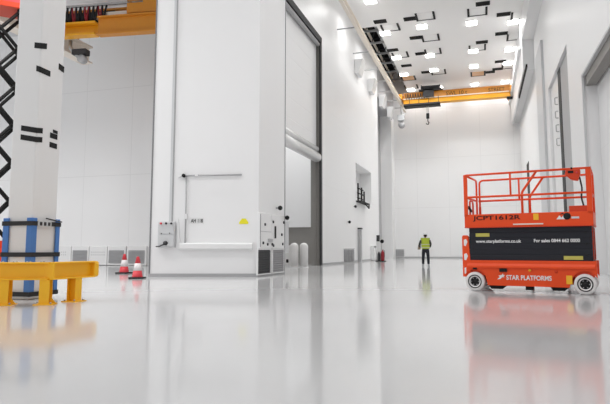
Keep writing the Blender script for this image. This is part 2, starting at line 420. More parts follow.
# ------------------------------------------------------------------ far overhead crane
t = thing('overhead_crane', 'yellow overhead crane spanning the hall in front of the far wall', 'crane', (0, 53.5, 14.75))
MB().box(-6.9, -.40, 0, 2.8, .36, .06).box(-6.9, -.34, .06, 2.8, .30, .42).build('lower_girder', 'craney', t)
MB().box(-6.9, -.46, .42, 2.8, .42, .50).build('flange', 'cream', t)
MB().box(-6.9, -.30, .50, 2.8, .30, 1.02).box(-6.9, -.36, 1.02, 2.8, .36, 1.08).build('upper_girder', 'craneo', t)
MB().box(-7.25, -1.2, .31, -6.9, 2.6, .80).build('end_carriage', 'craneo', t, bevel=.02)
MB().box(2.7, -1.2, .31, 2.95, 2.6, .80).build('end_carriage', 'craneo', t, bevel=.02)
MB().box(2.45, -.7, -.30, 2.95, -.3, -.12).build('buffer', 'blackp', t)
ho = MB().box(-5.4, -.7, 1.09, -3.2, .9, 1.22).box(-5.2, -.2, 1.22, -4.9, .5, 1.6).box(-3.8, -.2, 1.22, -3.4, .5, 1.5).box(-5.0, -.7, .5, -4.0, -.47, 1.22).build('trolley', 'dgrey', t)
MB().lathe([(.05, -.9), (.36, -.9), (.36, -.85), (.28, -.84), (.28, .84), (.36, .85), (.36, .9), (.05, .9)], (-4.35, .15, 1.5), 18, 'X').build('drum', 'dgrey', t)
pl = MB().box(-6.85, -.75, -.32, -3.45, -.65, -.1); pl.box(-6.85, -.75, -.32, -3.45, .3, -.26)
pl.build('walkway', 'dgrey', t)
for x in (-6.3, -5.4, -4.5, -3.6):
    MB().tube([(x, -.72, -.3), (x, -.72, .55)], .025, 6).build('stanchion', 'dgrey', t)
fk = MB()
for k in range(9):
    x = -6.7 + k * .24
    fk.tube([(x, -.45, .95)] + [(x + .24 * j / 6, -.45, .95 - .55 * math.sin(PI * j / 6)) for j in range(1, 6)] + [(x + .24, -.45, .95)], .03, 6)
fk.build('festoon_cable', 'black', t)
hk = MB().tube([(-4.72, -.1, -.1), (-4.72, -.1, -1.0)], .025, 6).tube([(-4.6, -.1, -.1), (-4.6, -.1, -1.0)], .025, 6)
hk.build('hoist_rope', 'steel', t)
hb = MB().box(-4.8, -.22, -1.5, -4.52, .02, -1.0).build('hook_block', 'blackp', t, bevel=.03)
MB().tube([(-4.66, -.1, -1.5), (-4.66, -.1, -1.75), (-4.56, -.1, -1.9), (-4.62, -.1, -2.05), (-4.75, -.1, -2.05), (-4.82, -.1, -1.92)], [.04, .05, .06, .06, .05, .03], 8).build('hook', 'dgrey', hb)
lettering('SWL 10 t', 0.5, 'blackp', t, (-2.9, -.305, .57), 'lettering', width=1.9)
lettering('STREET', 0.5, 'blackp', t, (.9, -.305, .57), 'lettering', width=1.4)

# gear hanging below the rail end
t = thing('rail_end_gear', 'pale grey gear box hanging under the far end of the left rail', 'gear', (-7.05, 52.6, 12.4))
MB().box(-.35, -.3, 0.6, .3, .3, 1.15).build('box', 'pale', t, bevel=.03)
MB().lathe([(.03, -.2), (.3, -.2), (.3, .2), (.03, .2)], (0, 0, .2), 18, 'Y').build('reel', 'grey', t)
MB().tube([(0, 0, 1.15), (0, 0, 2.2)], .06, 8).build('hanger', 'steel', t)

# ------------------------------------------------------------------ left bay crane and runway
t = thing('runway_rail', 'short cream runway beam in the left bay behind the taped column', 'crane rail', (-19.37, 16, 10.55))
MB().box(-.3, -6, -.08, .3, 7.6, 0).box(-.3, -6, .75, .3, 7.6, .83).box(-.06, -6, 0, .06, 7.6, .75).build('beam', 'cream', t)
MB().box(-.05, -6, .83, .05, 7.6, .93).build('rail_head', 'pale', t)
gang = math.atan2(21.65 - 21.01, -14.11 + 18.59)
t = thing('overhead_crane', 'orange overhead crane with hanging cables in the left bay', 'crane', (-16.0, 21.4, 10.75), gang)
MB().box(-3.0, -.5, 0.0, -.85, -.06, .10).box(-3.0, -.14, .10, -.85, -.06, .55).box(-3.0, -.5, .55, -.85, -.06, .64).build('bridge_panel', 'craney', t)
MB().box(-.75, -.35, .05, 6.2, -.27, .78).box(-.75, -.5, -.03, 6.2, -.1, .05).box(-.75, -.5, .78, 6.2, -.1, .85).build('front_girder', 'craneo', t)
MB().box(-3.4, .9, .95, 6.2, 1.4, 1.75).box(-3.4, .8, 1.7, 6.2, 1.5, 1.8).build('rear_girder', 'craneo', t)
MB().box(-3.75, -1.0, .74, -3.15, 2.0, 1.2).build('end_carriage', 'craneo', t, bevel=.02)
MB().box(-1.0, -.2, .86, 6.2, .8, 1.15).build('trolley_deck', 'cream', t)
MB().box(-3.6, .45, .9, -.4, .75, 1.5).box(-3.6, .0, .64, -.9, .5, .9).build('dark_backing', 'void', t)  # dark boxes put in as a background behind the hanging cables
tr = MB().box(0.6, -.3, .98, 2.2, .5, 1.6).build('trolley', 'craneo', t, bevel=.03)
MB().lathe([(.05, -.6), (.3, -.6), (.3, .6), (.05, .6)], (1.2, -.1, 1.85), 16, 'X').build('drum', 'steel', tr)
for k in range(14):
    x = -3.5 + k * .22
    c = MB().tube([(x, -.25, 1.45)] + [(x + .18 * math.sin(PI * .5 * j / 7) , -.25 - .05 * (k % 2), 1.45 - .72 * math.sin(PI * j / 7)) for j in range(1, 7)] + [(x + .22, -.25, 1.45)], .05, 6)
    c.build('festoon_cable', 'black' if k % 3 else 'green', t)
MB().box(-3.6, -.3, 1.45, 1.4, -.2, 1.55).build('festoon_rail', 'steel', t)
MB().tube([(-2.4, .1, 0), (-2.4, .1, -.35), (-1.9, .1, -.9)], .09, 8).build('hook_arm', 'steel', t)
MB().lathe([(.03, -.14), (.2, -.14), (.2, .14), (.03, .14)], (-1.75, .1, -.95), 16, 'Y').build('sheave', 'grey', t)
MB().box(-2.2, -.1, -.75, -1.5, .3, -.5).build('sheave_block', 'dgrey', t)
b = MB().box(-21.5, 23.2, 13.2, -16.8, 24.8, 14.0).build('ceiling_duct', 'white'); tag(b, 'wide white duct under the left bay ceiling above the orange crane', 'duct')

# row of vent panels low on the bay wall
g0 = None
for k, (x0, x1, kind) in enumerate([(-23.6, -22.2, 0), (-22.2, -21.0, 1), (-21.0, -19.8, 0), (-19.8, -18.6, 1), (-18.55, -17.3, 1)]):
    lab = ['plain white low wall panel behind the blue padding', 'grey louvred low wall panel nearest the yellow barrier', 'plain white low wall panel between two grey louvres', 'grey louvred low wall panel behind the left cone', 'grey louvred low wall panel next to the big block'][k]
    t = thing('vent_panel', lab, 'vent panel', ((x0 + x1) / 2, 26.5, 0), 0, 'low vent panels along the left bay wall'); w = (x1 - x0) / 2
    MB().box(-w + .02, -.16, 0.02, w - .02, 0, 1.05).build('casing', 'white_gloss', t, bevel=.015)
    if kind:
        gr = MB()
        for j in range(9): gr.prism([(-.20, .14 + j * .078), (-.16, .17 + j * .078), (-.16, .19 + j * .078), (-.20, .16 + j * .078)], -w + .12, w - .12, 'X')
        gr.box(-w + .12, -.165, .12, w - .12, -.158, .84)
        gr.build('louvre', 'grey', t)
    else:
        gr = MB()
        for j in range(7):
            for i in range(2): gr.box(-w + .15 + j * .14, -.168, .55 + i * .15, -w + .20 + j * .14, -.158, .60 + i * .15)
        gr.build('perforation', 'grey', t)

# ------------------------------------------------------------------ items on the block's end face (local x along the face, -y outwards)
def onblock(s, z): return (P1[0] + math.cos(BR) * s, P1[1] + math.sin(BR) * s, z)
t = thing('switch_box', 'grey switch box on the big white block under the pale trunking', 'switch box', onblock(.57, .95), BR)
MB().box(-.27, -.18, 0, .27, -.002, .84).build('case', 'pale', t, bevel=.015)
MB().box(-.24, -.2, .03, .24, -.18, .4).build('door', 'pale', t, bevel=.008)
MB().box(-.24, -.2, .44, .24, -.18, .81).build('door', 'pale', t, bevel=.008)
for i in (-.17, 0, .17): MB().lathe([(.001, -.26), (.035, -.25), (.035, -.18), (.035, -.17)], (i, 0, .78), 10, 'Y').build('button', 'red' if i < -.1 else 'dgrey', t)
for x_, z_ in ((-.15, .45), (.12, .46)): MB().lathe([(.001, -.22), (.02, -.21), (.02, -.19)], (x_, 0, z_), 8, 'Y').build('screw', 'dgrey', t)
MB().lathe([(.001, -.30), (.07, -.29), (.07, -.2), (.07, -.19)], (0.0, 0, .14), 12, 'Y').build('socket', 'dgrey', t)
MB().tube([(.0, -.26, .12), (-.2, -.22, .04), (-.34, -.08, .03)], .02, 6).build('cable', 'dgrey', t)

t = thing('gas_pipe', 'thin pipe with black valve running along and down the big white block', 'pipe', onblock(1.1, 3.3), BR)
MB().tube([(.0, -.06, .02), (1.9, -.06, .05)], .028, 8).build('horizontal_pipe', 'grey', t)
MB().tube(round_path([(.06, -.06, .02), (.07, -.06, -1.1), (.07, -.06, -2.2)], .05), .022, 8).build('down_pipe', 'grey', t)
MB().lathe([(.001, -.14), (.06, -.13), (.06, -.0), (.06, 0.0)], (-.02, 0, .02), 12, 'Y').build('valve', 'blackp', t)
MB().box(.03, -.1, -1.42, .12, -.02, -1.25).build('clip', 'white_gloss', t)
MB().box(.35, -.09, .0, .45, -.0, .07).build('clip', 'white_gloss', t)
MB().tube([(-.2, -.06, -.05), (-.02, -.06, .03)], .02, 6).build('valve_lever', 'pale', t)

t = thing('bumper_rail', 'thick white bumper rail across the lower part of the big white block', 'bumper rail', onblock(2.2, 0.88), BR)
MB().prism([(-.002, 0), (-.12, 0), (-.16, .04), (-.16, .18), (-.12, .22), (-.002, .22)], -1.2, 1.18, 'X').build('rail', 'white_gloss', t, bevel=.01)
MB().prism([(-1.32, .06), (-1.2, 0), (-1.2, .3), (-1.28, 1.0), (-1.32, 1.0)], -.05, -.002, 'Y').build('end_upright', 'white', t, bevel=.01)
t = thing('wall_sign', 'small white plate with black lettering on the big white block', 'sign', onblock(1.52, 1.75), BR)
MB().box(-.24, -.012, -.02, .24, -.001, .18).build('plate', 'white_gloss', t)
lettering('AH 118', .17, 'blackp', t, (-.19, -.015, .02), 'lettering', width=.40, bold=.004)
t = MB().prism([(-.15, -.06), (.15, -.06), (.15, .0), (.06, .12), (-.06, .12), (-.15, .0)], -.012, -.001, 'Y').build('warning_label', 'labely')
t.location = onblock(3.08, 1.78); t.rotation_euler = (0, 0, BR); tag(t, 'small yellow warning label on the big white block', 'label')

# cabinets on the block's side face (facing the hall)
t = thing('control_cabinet', 'white control cabinet on the side of the block above two louvres', 'control cabinet', (-7.05, 18.3, .92))
MB().box(0.002, -1.2, 0.0, .07, -.1, 1.18).build('door', 'white_gloss', t, bevel=.012)
MB().box(0.002, -.08, 0.0, .07, 1.22, 1.18).build('door', 'white_gloss', t, bevel=.012)
MB().box(.07, -1.15, .05, .078, -1.12, 1.13).build('hinge', 'trimgrey', t)
MB().box(.07, .18, .35, .10, .28, .78).build('handle', 'blackp', t)
MB().box(.07, -1.1, .55, .074, -.15, .575).build('strip', 'grey', t)
for y_, z_ in ((-.75, .8), (.02, .92), (-.9, .18), (-.5, .14), (.05, .1), (1.0, .16), (.9, .5), (-.05, .14), (1.1, .95)):
    MB().lathe([(.001, .11), (.05, .10), (.05, .07), (.05, .06)], (0, y_, z_), 10, 'X').build('knob', 'dgrey', t)
MB().box(.07, -.45, .22, .085, .0, .33).build('nameplate', 'grey', t)
for k, (y0, y1, m_, lab) in enumerate([(-1.25, -.13, 'dgrey', 'dark louvred vent low on the side of the block'), (.1, 1.22, 'pgrey', 'grey louvred vent low on the side of the block')]):
    t = thing('wall_vent', lab, 'vent', (-7.05, 18.3 + (y0 + y1) / 2, .09)); w = (y1 - y0) / 2
    MB().box(.002, -w - .06, -.04, .05, -w, .84).box(.002, w, -.04, .05, w + .06, .84).box(.002, -w, .78, .05, w, .84).box(.002, -w, -.04, .05, w, 0).build('frame', 'white_gloss', t)
    g = MB(); g.box(.002, -w, 0, .02, w, .78)
    for j in range(10): g.prism([(.02, .02 + j * .077), (.045, .0 + j * .077), (.045, .012 + j * .077), (.02, .05 + j * .077)], -w, w, 'Y')
    g.build('louvre', m_, t)
for k, (y_, z_, lab) in enumerate([(18.8, 2.36, 'black round wall sensor right above the control cabinet'), (19.55, 2.05, 'black round wall sensor at the block corner beside the cabinet')]):
    t = thing('wall_sensor', lab, 'sensor', (-7.05, y_, z_))
    MB().box(0.002, -.03, -.03, .10, .03, .03).build('bracket', 'grey', t)
    MB().ball((.16, 0, 0), .08, .11, .085).build('dome', 'blackp', t)
t = thing('junction_box', 'tall pale junction box at the block corner beside the roller door', 'junction box', (-7.30, 20.1, .0))
MB().box(-.3, -.32, .75, .2, .25, 1.95).build('case', 'pale', t, bevel=.02)
MB().box(-.2, -.2, 0, .1, .1, .75).build('plinth', 'pale', t)
MB().lathe([(.001, .27), (.07, .26), (.07, .2)], (0, 0, .45), 10, 'X').build('socket', 'blackp', t)

# white wrapped bollards inside the doorway
bp = None
for k, (x, y) in enumerate([(-8.86, 26.2), (-8.46, 26.5)]):
    lab = ['white rounded bollard before the roller door, the one nearer the block', 'white rounded bollard before the roller door, the one nearer the grey jamb'][k]
    if bp is None:
        bp = thing('bollard', lab, 'bollard', (x, y, 0), 0, 'white bollards before the roller door')
        MB().lathe([(.21, .03), (.21, 1.0), (.2, 1.08), (.15, 1.15), (.08, 1.19), (.01, 1.2)], (0, 0, 0), 20).build('post', 'wrap', bp)
        MB().lathe([(.24, 0), (.24, .03), (.2, .04)], (0, 0, 0), 20).build('base_ring', 'white_gloss', bp)
    else:
        c = copy_tree(bp); c.location = (x, y, 0); c['label'] = lab
t = thing('covered_machine', 'white sheet-covered machine sloping beside the bollards', 'covered machine', (-9.55, 27.6, 0))
MB().prism([(-.9, 0), (.3, 0), (.3, 1.02), (.1, 1.1), (-.3, .75), (-.9, .35)], -.5, .5, 'Y').build('sheet', 'wrap', t, bevel=.06)
MB().box(-.6, -.52, .0, .25, -.5, .1).build('hem', 'white_gloss', t)

# ------------------------------------------------------------------ items on the window wall
def wall_thing(name, lab, cat, y, z, group=None): return thing(name, lab, cat, (XL, y, z), 0, group)
t = wall_thing('wall_vent', 'wide grey three-part louvre low on the wall below the window', 'vent', 36.25, .03)
for j in range(3):
    y0 = -1.45 + j * 1.0
    g = MB(); g.box(.002, y0, .02, .03, y0 + .82, .85)
    for q_ in range(8): g.prism([(.03, .05 + q_ * .1), (.07, .03 + q_ * .1), (.07, .045 + q_ * .1), (.03, .09 + q_ * .1)], y0, y0 + .82, 'Y')
    g.build('louvre', 'pgrey', t)
fr = MB(); fr.box(.002, -1.52, -.0, .05, 1.52, .02); fr.box(.002, -1.52, .85, .05, 1.52, .92); fr.build('frame', 'white_gloss', t)
t = wall_thing('wall_post', 'grey square post with dark cap against the wall below the window', 'post', 39.2, 0)
MB().box(.002, -.22, 0, .22, .22, 2.3).build('post', 'grey', t, bevel=.01); MB().box(.0, -.25, 2.3, .26, .25, 2.4).build('cap', 'dgrey', t)
t = wall_thing('wall_locker', 'white wall locker with dark handle near the far end of the window wall', 'locker', 44.1, 0)
MB().box(.002, -.45, .05, .28, .45, 1.15).build('body', 'white_gloss', t, bevel=.015); MB().box(.28, -.4, 1.02, .31, .4, 1.12).build('handle', 'dgrey', t)
t = wall_thing('wall_vent', 'narrow dark louvre low on the wall beside the white locker', 'vent', 46.0, .02)
g = MB(); g.box(.002, -.65, 0, .03, .65, .75)
for q_ in range(7): g.prism([(.03, .03 + q_ * .1), (.07, .01 + q_ * .1), (.07, .025 + q_ * .1), (.03, .07 + q_ * .1)], -.65, .65, 'Y')
g.build('louvre', 'jamb', t); MB().box(.002, -.7, .75, .06, .7, .8).build('frame', 'white_gloss', t)
for y_, z_, lab in ((35.88, 2.66, 'black wall sensor above the three-part louvre'), (37.72, 3.81, 'black wall sensor just below the window corner')):
    t = wall_thing('wall_sensor', lab, 'sensor', y_, z_)
    MB().box(.002, -.03, -.03, .08, .03, .03).build('bracket', 'grey', t); MB().ball((.14, 0, 0), .09, .14, .1).build('dome', 'blackp', t)
t = wall_thing('equipment_frame', 'black tube frame standing out of the window opening in the wall', 'frame', 40.4, 4.2)
fm = [[(0.1, -1.6, 0.05), (0.1, -1.6, 1.35)], [(0.1, -.4, .05), (.1, -.4, 1.15)], [(0.1, .5, .05), (.1, .5, .95)], [(-.3, 1.3, .05), (.3, 1.3, .05)]]
for a in fm[:3]: MB().tube(a, .06, 8).build('upright', 'blackp', t)
for z_ in (.3, .65, 1.0): MB().tube([(.1, -1.8, z_), (.1, .1 if z_ > .4 else .5, z_)], .045, 8).build('crossbar', 'blackp', t)
MB().box(-.35, -1.8, .0, .35, 1.4, .10).build('platform', 'blackp', t)
MB().tube([(.3, -.3, .02), (.3, 1.3, -.25), (.3, 1.35, .05)], .05, 8).build('stay', 'blackp', t)

# far wall louvre
t = thing('wall_vent', 'square grey louvre low at the left end of the far wall', 'vent', (-8.05, YF, .08))
g = MB(); g.box(-.42, -.04, .05, .42, -.002, .78)
for q_ in range(7): g.prism([(-.04, .07 + q_ * .1), (-.08, .05 + q_ * .1), (-.08, .065 + q_ * .1), (-.04, .11 + q_ * .1)], -.42, .42, 'X')
g.build('louvre', 'grey', t); MB().box(-.5, -.06, .78, .5, -.002, .84).box(-.5, -.06, 0, .5, -.002, .05).box(-.5, -.06, .05, -.42, -.002, .78).box(.42, -.06, .05, .5, -.002, .78).build('frame', 'white_gloss', t)

# extinguisher stand near the recess
t = thing('extinguisher_stand', 'white extinguisher stand with red cylinder and dark signs at the end of the window wall', 'extinguisher stand', (-7.12, 40.6, 0))
MB().box(-.3, -.02, 0.05, .02, .04, 1.6).build('back_board', 'white_gloss', t)
MB().box(-.32, -.28, 0, .36, .22, .06).build('base', 'blackp', t)
MB().box(-.28, -.05, 1.45, -.05, -.02, 1.9).build('sign', 'dgrey', t); MB().lathe([(.001, -.06), (.14, -.05), (.14, -.02)], (.12, 0, 1.45), 16, 'Y').build('sign', 'blackp', t)
ex = MB().lathe([(.12, .06), (.13, .1), (.13, .62), (.09, .72), (.04, .76), (.04, .84)], (.17, -.12, 0), 18).build('cylinder', 'green', t)
MB().tube([(.17, -.12, .84), (.3, -.14, .78), (.31, -.14, .3)], .018, 6).build('hose', 'black', ex)
ex = MB().lathe([(.1, .06), (.11, .1), (.11, .5), (.07, .6), (.03, .7)], (-.1, -.14, 0), 18).build('cylinder', 'dgrey', t, label='dark cylinder')

# ------------------------------------------------------------------ taped column with blue padding
CX0, CX1, CY0, CY1 = -8.30, -7.73, 8.13, 8.74
t = thing('wrapped_column', 'tall white wrapped column with black tape marks at the left', 'column', (CX1, CY0, 0))
w_, d_ = CX0 - CX1, CY1 - CY0
MB().box(w_, 0, 0, 0, d_, 12.5).build('shaft', 'wrap', t, bevel=.03)
def tape_front(z, x0, x1, tilt=0.0, th=.045):
    MB().prism([(x0, z - th), (x1, z - th + tilt), (x1, z + th + tilt), (x0, z + th)], -.006, 0.0, 'Y').build('tape', 'blackp', t)
def tape_side(z, y0, y1, tilt=0.0, th=.045):
    MB().prism([(y0, z - th), (y1, z - th + tilt), (y1, z + th + tilt), (y0, z + th)], 0.0, .006, 'X').build('tape', 'blackp', t)
for (z, fx, sy_, tl) in [(4.69, .15, .14, -.05), (4.24, .08, .26, -.10)]:
    tape_front(z, -fx, 0.004, -.03, .055); tape_side(z - .03, -.004, sy_, tl + .09, .055)
tape_side(4.42, .47, .615, -.03, .06)
for z in (3.13, 2.96): tape_front(z, -.36, .004, -.07, .05); tape_side(z - .07, -.004, .14, .02, .05)
for z in (3.04, 2.86): tape_side(z, .33, .52, -.01, .05)
tape_side(3.13, .40, .52, -.01, .03)

for k, (x, y, lab) in enumerate([(CX0, CY0, 'blue foam edge guard on the outer front edge of the taped column'), (CX1, CY0, 'blue foam edge guard on the middle, nearest edge of the taped column'), (CX1, CY1, 'blue foam edge guard on the rear edge of the taped column facing the hall')]):
    s1 = -1 if k == 0 else 1
    g = MB(); q1, q2 = .012, .045
    if k == 0: poly = [(x - q2, y - q2), (x + .08, y - q2), (x + .08, y - q1), (x - q1, y - q1), (x - q1, y + .08), (x - q2, y + .08)]
    elif k == 1: poly = [(x - .08, y - q2), (x + q2, y - q2), (x + q2, y + .08), (x + q1, y + .08), (x + q1, y - q1), (x - .08, y - q1)]
    else: poly = [(x + q1, y - .05), (x + q2, y - .05), (x + q2, y + q2), (x - .06, y + q2), (x - .06, y + q1), (x + q1, y + q1)]
    g.prism(poly, .06, 1.46, 'Z')
    o = g.build('edge_guard', 'blue', None, bevel=.008); tag(o, lab, 'edge guard', 'blue edge guards on the column')
for k, (z, lab) in enumerate([(1.36, 'uppermost black strap around the blue edge guards'), (.80, 'middle black strap around the blue edge guards'), (.10, 'lowest black strap around the blue edge guards')]):
    a, b_ = .047, .057
    x0, x1, y0, y1 = CX0 - a, CX1 + a, CY0 - a, CY1 + a
    g = MB(); h = .04
    for (xa, ya, xb, yb) in ((x0 - .01, y0 - .01, x1 + .01, y0), (x0 - .01, y1, x1 + .01, y1 + .01), (x0 - .01, y0, x0, y1), (x1, y0, x1 + .01, y1)):
        g.box(xa, ya, z - h, xb, yb, z + h)
    o = thing('strap', lab, 'strap', (0, 0, 0), 0, 'black straps around the column'); g.build('band', 'black', o)
    if k == 0:
        MB().box(x1 + .01, y0 + .12, z - .05, x1 + .03, y0 + .44, z + .05).build('buckle', 'pale', o)
        for j in range(3): MB().box(x1 + .03, y0 + .15 + j * .1, z - .035, x1 + .034, y0 + .21 + j * .1, z + .03).build('buckle_slot', 'dgrey', o)
        MB().tube([(x1 + .03, y0 + .3, z + .1), (x1 + .03, y1, z + .05)], .012, 6).build('loose_end', 'black', o)

# ------------------------------------------------------------------ yellow barrier rail
t = thing('barrier_rail', 'yellow steel guard barrier on short posts in front of the blue padded column', 'barrier', (-6.78, 7.5, 0))
def beam(a, b, name, ext=0.0):
    a, b = Vector(a), Vector(b); L = (b - a).length; ang = math.atan2(b.y - a.y, b.x - a.x)
    Mx = Matrix.Translation(a) @ Matrix.Rotation(ang, 4, 'Z')
    g = MB(); g.box(0, -.02, .42, L, .02, .66, Mx); g.box(0, -.11, .40, L, .11, .425, Mx); g.box(0, -.11, .66, L, .11, .685, Mx)
    return g.build(name, 'yellow', t, bevel=.006), Mx, L
def post(x, y, ang):
    g = MB(); Mx = Matrix.Translation((x, y, 0)) @ Matrix.Rotation(ang, 4, 'Z')
    g.box(-.08, -.09, .012, .08, -.075, .40, Mx); g.box(-.08, .075, .012, .08, .09, .40, Mx); g.box(-.012, -.08, .012, .012, .08, .40, Mx)
    p = g.build('post', 'yellow', t, bevel=.004)
    MB().box(-.15, -.14, 0, .15, .14, .015, Mx).build('foot_plate', 'yellow', p)
    for sx in (-.11, .11):
        for sy in (-.1, .1):
            c = Mx @ Vector((sx, sy, .015)); MB().lathe([(.015, 0), (.015, .025), (.005, .03)], c, 8).build('bolt', 'steel', p)
    gs = MB(); gs.prism([(.08, .015), (.17, .015), (.08, .13)], -.006, .006, 'Y', Mx); gs.build('gusset', 'yellow', p)
t.location = (0, 0, 0)
beam((-8.3, 6.85, 0), (-6.80, 7.58, 0), 'front_beam')
o, Mx, L = beam((-6.79, 7.55, 0), (-6.77, 8.55, 0), 'side_beam')
g = MB(); g.box(-.02, -.115, .40, .02, .115, .685, Mx); g.build('corner_plate', 'yellow', t, bevel=.004)
g = MB(); g.prism([(-.11, .43), (-.08, .40), (.08, .40), (.11, .43), (.11, .655), (.08, .685), (-.08, .685), (-.11, .655)], L - .02, L + .10, 'X', Mx); g.build('end_cap', 'yellow', t, bevel=.02)
g = MB(); g.prism([(-.11, .41), (-.11, .675), (-.145, .62), (-.145, .46)], .70, L + .06, 'X', Mx @ Matrix.Rotation(PI, 4, 'Z') @ Matrix.Translation((-L - .8, 0, 0))); g.build('splice_plate', 'yellow', t)
for (x, y, a) in ((-7.86, 7.06, .45), (-7.40, 7.29, .45), (-6.84, 7.56, .45), (-6.77, 8.15, PI / 2)): post(x, y, a)
Mf = Matrix.Translation((-8.3, 6.85, 0)) @ Matrix.Rotation(math.atan2(.73, 1.5), 4, 'Z')
for i in range(6):
    for sy in (-.07, .07):
        c = Mf @ Vector((.5 + i * .21, sy, .685)); MB().lathe([(.016, 0), (.016, .012), (.006, .018)], c, 8).build('bolt', 'steel', t)

# ------------------------------------------------------------------ traffic cones
cn = None
for (x, y, lab) in ((-12.69, 17.9, 'red and white traffic cone farther from the block, by the grey louvre'), (-10.15, 15.0, 'red and white traffic cone right at the corner of the big white block')):
    if cn is None:
        cn = thing('traffic_cone', lab, 'traffic cone', (x, y, 0), 0, 'traffic cones by the block')
        MB().prism([(-.24, -.20), (-.20, -.24), (.20, -.24), (.24, -.20), (.24, .20), (.20, .24), (-.20, .24), (-.24, .20)], 0, .05, 'Z').build('base', 'black', cn, bevel=.01)
        MB().lathe([(.175, .05), (.17, .07), (.135, .26)], (0, 0, 0), 22).build('body', 'red', cn)
        MB().lathe([(.137, .26), (.094, .50)], (0, 0, 0), 22).build('reflective_sleeve', 'conewhite', cn)
        tp = MB().lathe([(.095, .50), (.05, .68), (.045, .71), (.03, .72), (.02, .66)], (0, 0, 0), 22).build('tip', 'red', cn)
    else:
        c = copy_tree(cn); c.location = (x, y, 0); c['label'] = lab; c.rotation_euler.z = .3
        c.scale = (0.93, 0.93, 0.93)

# ------------------------------------------------------------------ orange scissor lift (front face y=0, x along its length)
LA = math.radians(-11.9)
lift = thing('scissor_lift', 'orange scissor lift with black bellows parked on the glossy floor', 'scissor lift', (0.97, 13.13, 0), LA)
OFF = Vector((0, -.6, 0))
class LB(MB):
    def build(s, name, material, parent=None, bevel=0.0, label=None):
        s.v = [(x, y - .6, z) for x, y, z in s.v]
        return MB.build(s, name, material, parent, bevel, label)
XA, XB = -1.22, 1.27
# chassis: side profile with wheel arches
def arch(cx, r, z0, a0, a1, n=8): return [(cx + r * math.cos(a0 + (a1 - a0) * i / n), z0 + r * math.sin(a0 + (a1 - a0) * i / n)) for i in range(n + 1)]
side = [(XA, .30)] + [(-1.29 + 0, .30)][:0]
side = [(-1.25, .66), (-1.25, .33)] + arch(-1.068, .245, .22, PI * .86, PI * .12) + [(-.80, .13), (.78, .13)] + arch(1.068, .245, .22, PI * .88, PI * .14) + [(1.29, .33), (1.29, .66)]
ch = LB(); ch.prism(side, .02, .09, 'Y'); ch.prism(side, 1.10, 1.17, 'Y')
ch.box(-1.20, .09, .34, 1.24, 1.10, .62)
ch.box(-.72, .09, .15, .70, 1.10, .34)
ch.build('chassis', 'orange', lift, bevel=.012)
sh = LB(); sh.prism([(0.02, .50), (-.015, .50), (-.015, .54), (.06, .655), (.12, .655), (.12, .6)], -1.22, 1.26, 'X')
sh.build('chassis_shoulder', 'orange', lift, bevel=.008)
sh = LB(); sh.prism([(1.17, .50), (1.205, .50), (1.205, .54), (1.13, .655), (1.07, .655), (1.07, .6)], -1.22, 1.26, 'X')
sh.build('chassis_shoulder', 'orange', lift, bevel=.008)
eb = LB(); eb.prism([(-1.33, .30), (-1.16, .30), (-1.16, .64), (-1.19, 1.16), (-1.22, 1.2), (-1.31, 1.2), (-1.33, 1.16)], .04, .16, 'Y')
eb.build('end_post', 'orange', lift, bevel=.01)
eb = LB(); eb.prism([(-1.33, .30), (-1.16, .30), (-1.16, .64), (-1.19, 1.16), (-1.22, 1.2), (-1.31, 1.2), (-1.33, 1.16)], 1.03, 1.15, 'Y')
eb.build('end_post', 'orange', lift, bevel=.01)
for z in (.38, .68, .98): LB().tube([(-1.29, .16, z), (-1.29, 1.03, z)], .018, 8).build('ladder_rung', 'orange2', lift)
for z in (.42, .72, 1.03):
    LB().prism([(-1.29, z - .05), (-1.25, z - .07), (-1.21, z + .03), (-1.24, z + .09), (-1.29, z + .07)], .034, .04, 'Y').build('reflector', 'letter', lift)
LB().box(-1.1, .0, .46, -1.02, .03, .52).box(-.55, -.02, .42, -.40, .03, .49).build('latch', 'blackp', lift)
LB().lathe([(.001, -.005), (.025, -.005), (.025, .02)], (.05, 0.0, .46), 12, 'Y').build('marker_lamp', 'amber', lift)
LB().lathe([(.001, 0), (.03, 0), (.03, .02)], (.55, .005, .44), 12, 'Y').build('plug', 'orange2', lift)
# wheels
def wheel(x, y):
    s = 1 if y > .5 else -1
    yo = y
    w = LB().lathe([(.10, -.11), (.17, -.11), (.195, -.10), (.205, -.07), (.205, .07), (.195, .10), (.17, .11), (.10, .11), (.10, -.11)], (x, y, .205), 28, 'Y', False).build('wheel', 'tyre', lift)
    LB().lathe([(.001, -.06), (.05, -.095), (.055, -.07), (.10, -.06), (.125, -.115), (.145, -.115), (.145, .112), (.125, .112), (.001, .1)], (x, y, .205), 24, 'Y').build('rim', 'hub', w)
    LB().lathe([(.001, -.10), (.03, -.10), (.035, -.07)], (x, y, .205), 12, 'Y').build('hub_cap', 'hub', w)
    for k in range(6):
        a = k * PI / 3
        LB().lathe([(.001, -.09), (.012, -.09), (.012, -.05)], (x + .075 * math.cos(a), y, .205 + .075 * math.sin(a)), 6, 'Y').build('wheel_nut', 'grey', w)
for x in (-1.068, 1.068):
    for y in (.10, 1.09): wheel(x, y)
for x in (-1.068, 1.068): LB().tube([(x, .2, .205), (x, 1.0, .205)], .05, 10).build('axle', 'hub', lift)
for x0, x1, y in ((-.80, -.42, .1), (.42, .78, .1)):
    LB().prism([(x0, .13), (x1, .13), (x1 - .1, .055), (x0 + .05, .055)], y, y + .06, 'Y').build('pothole_guard', 'blackp', lift)
LB().box(-.06, .12, .05, .10, .22, .14).build('pothole_guard', 'blackp', lift)
LB().box(.66, .06, .06, .70, .10, .16).build('earth_strap', 'blackp', lift)
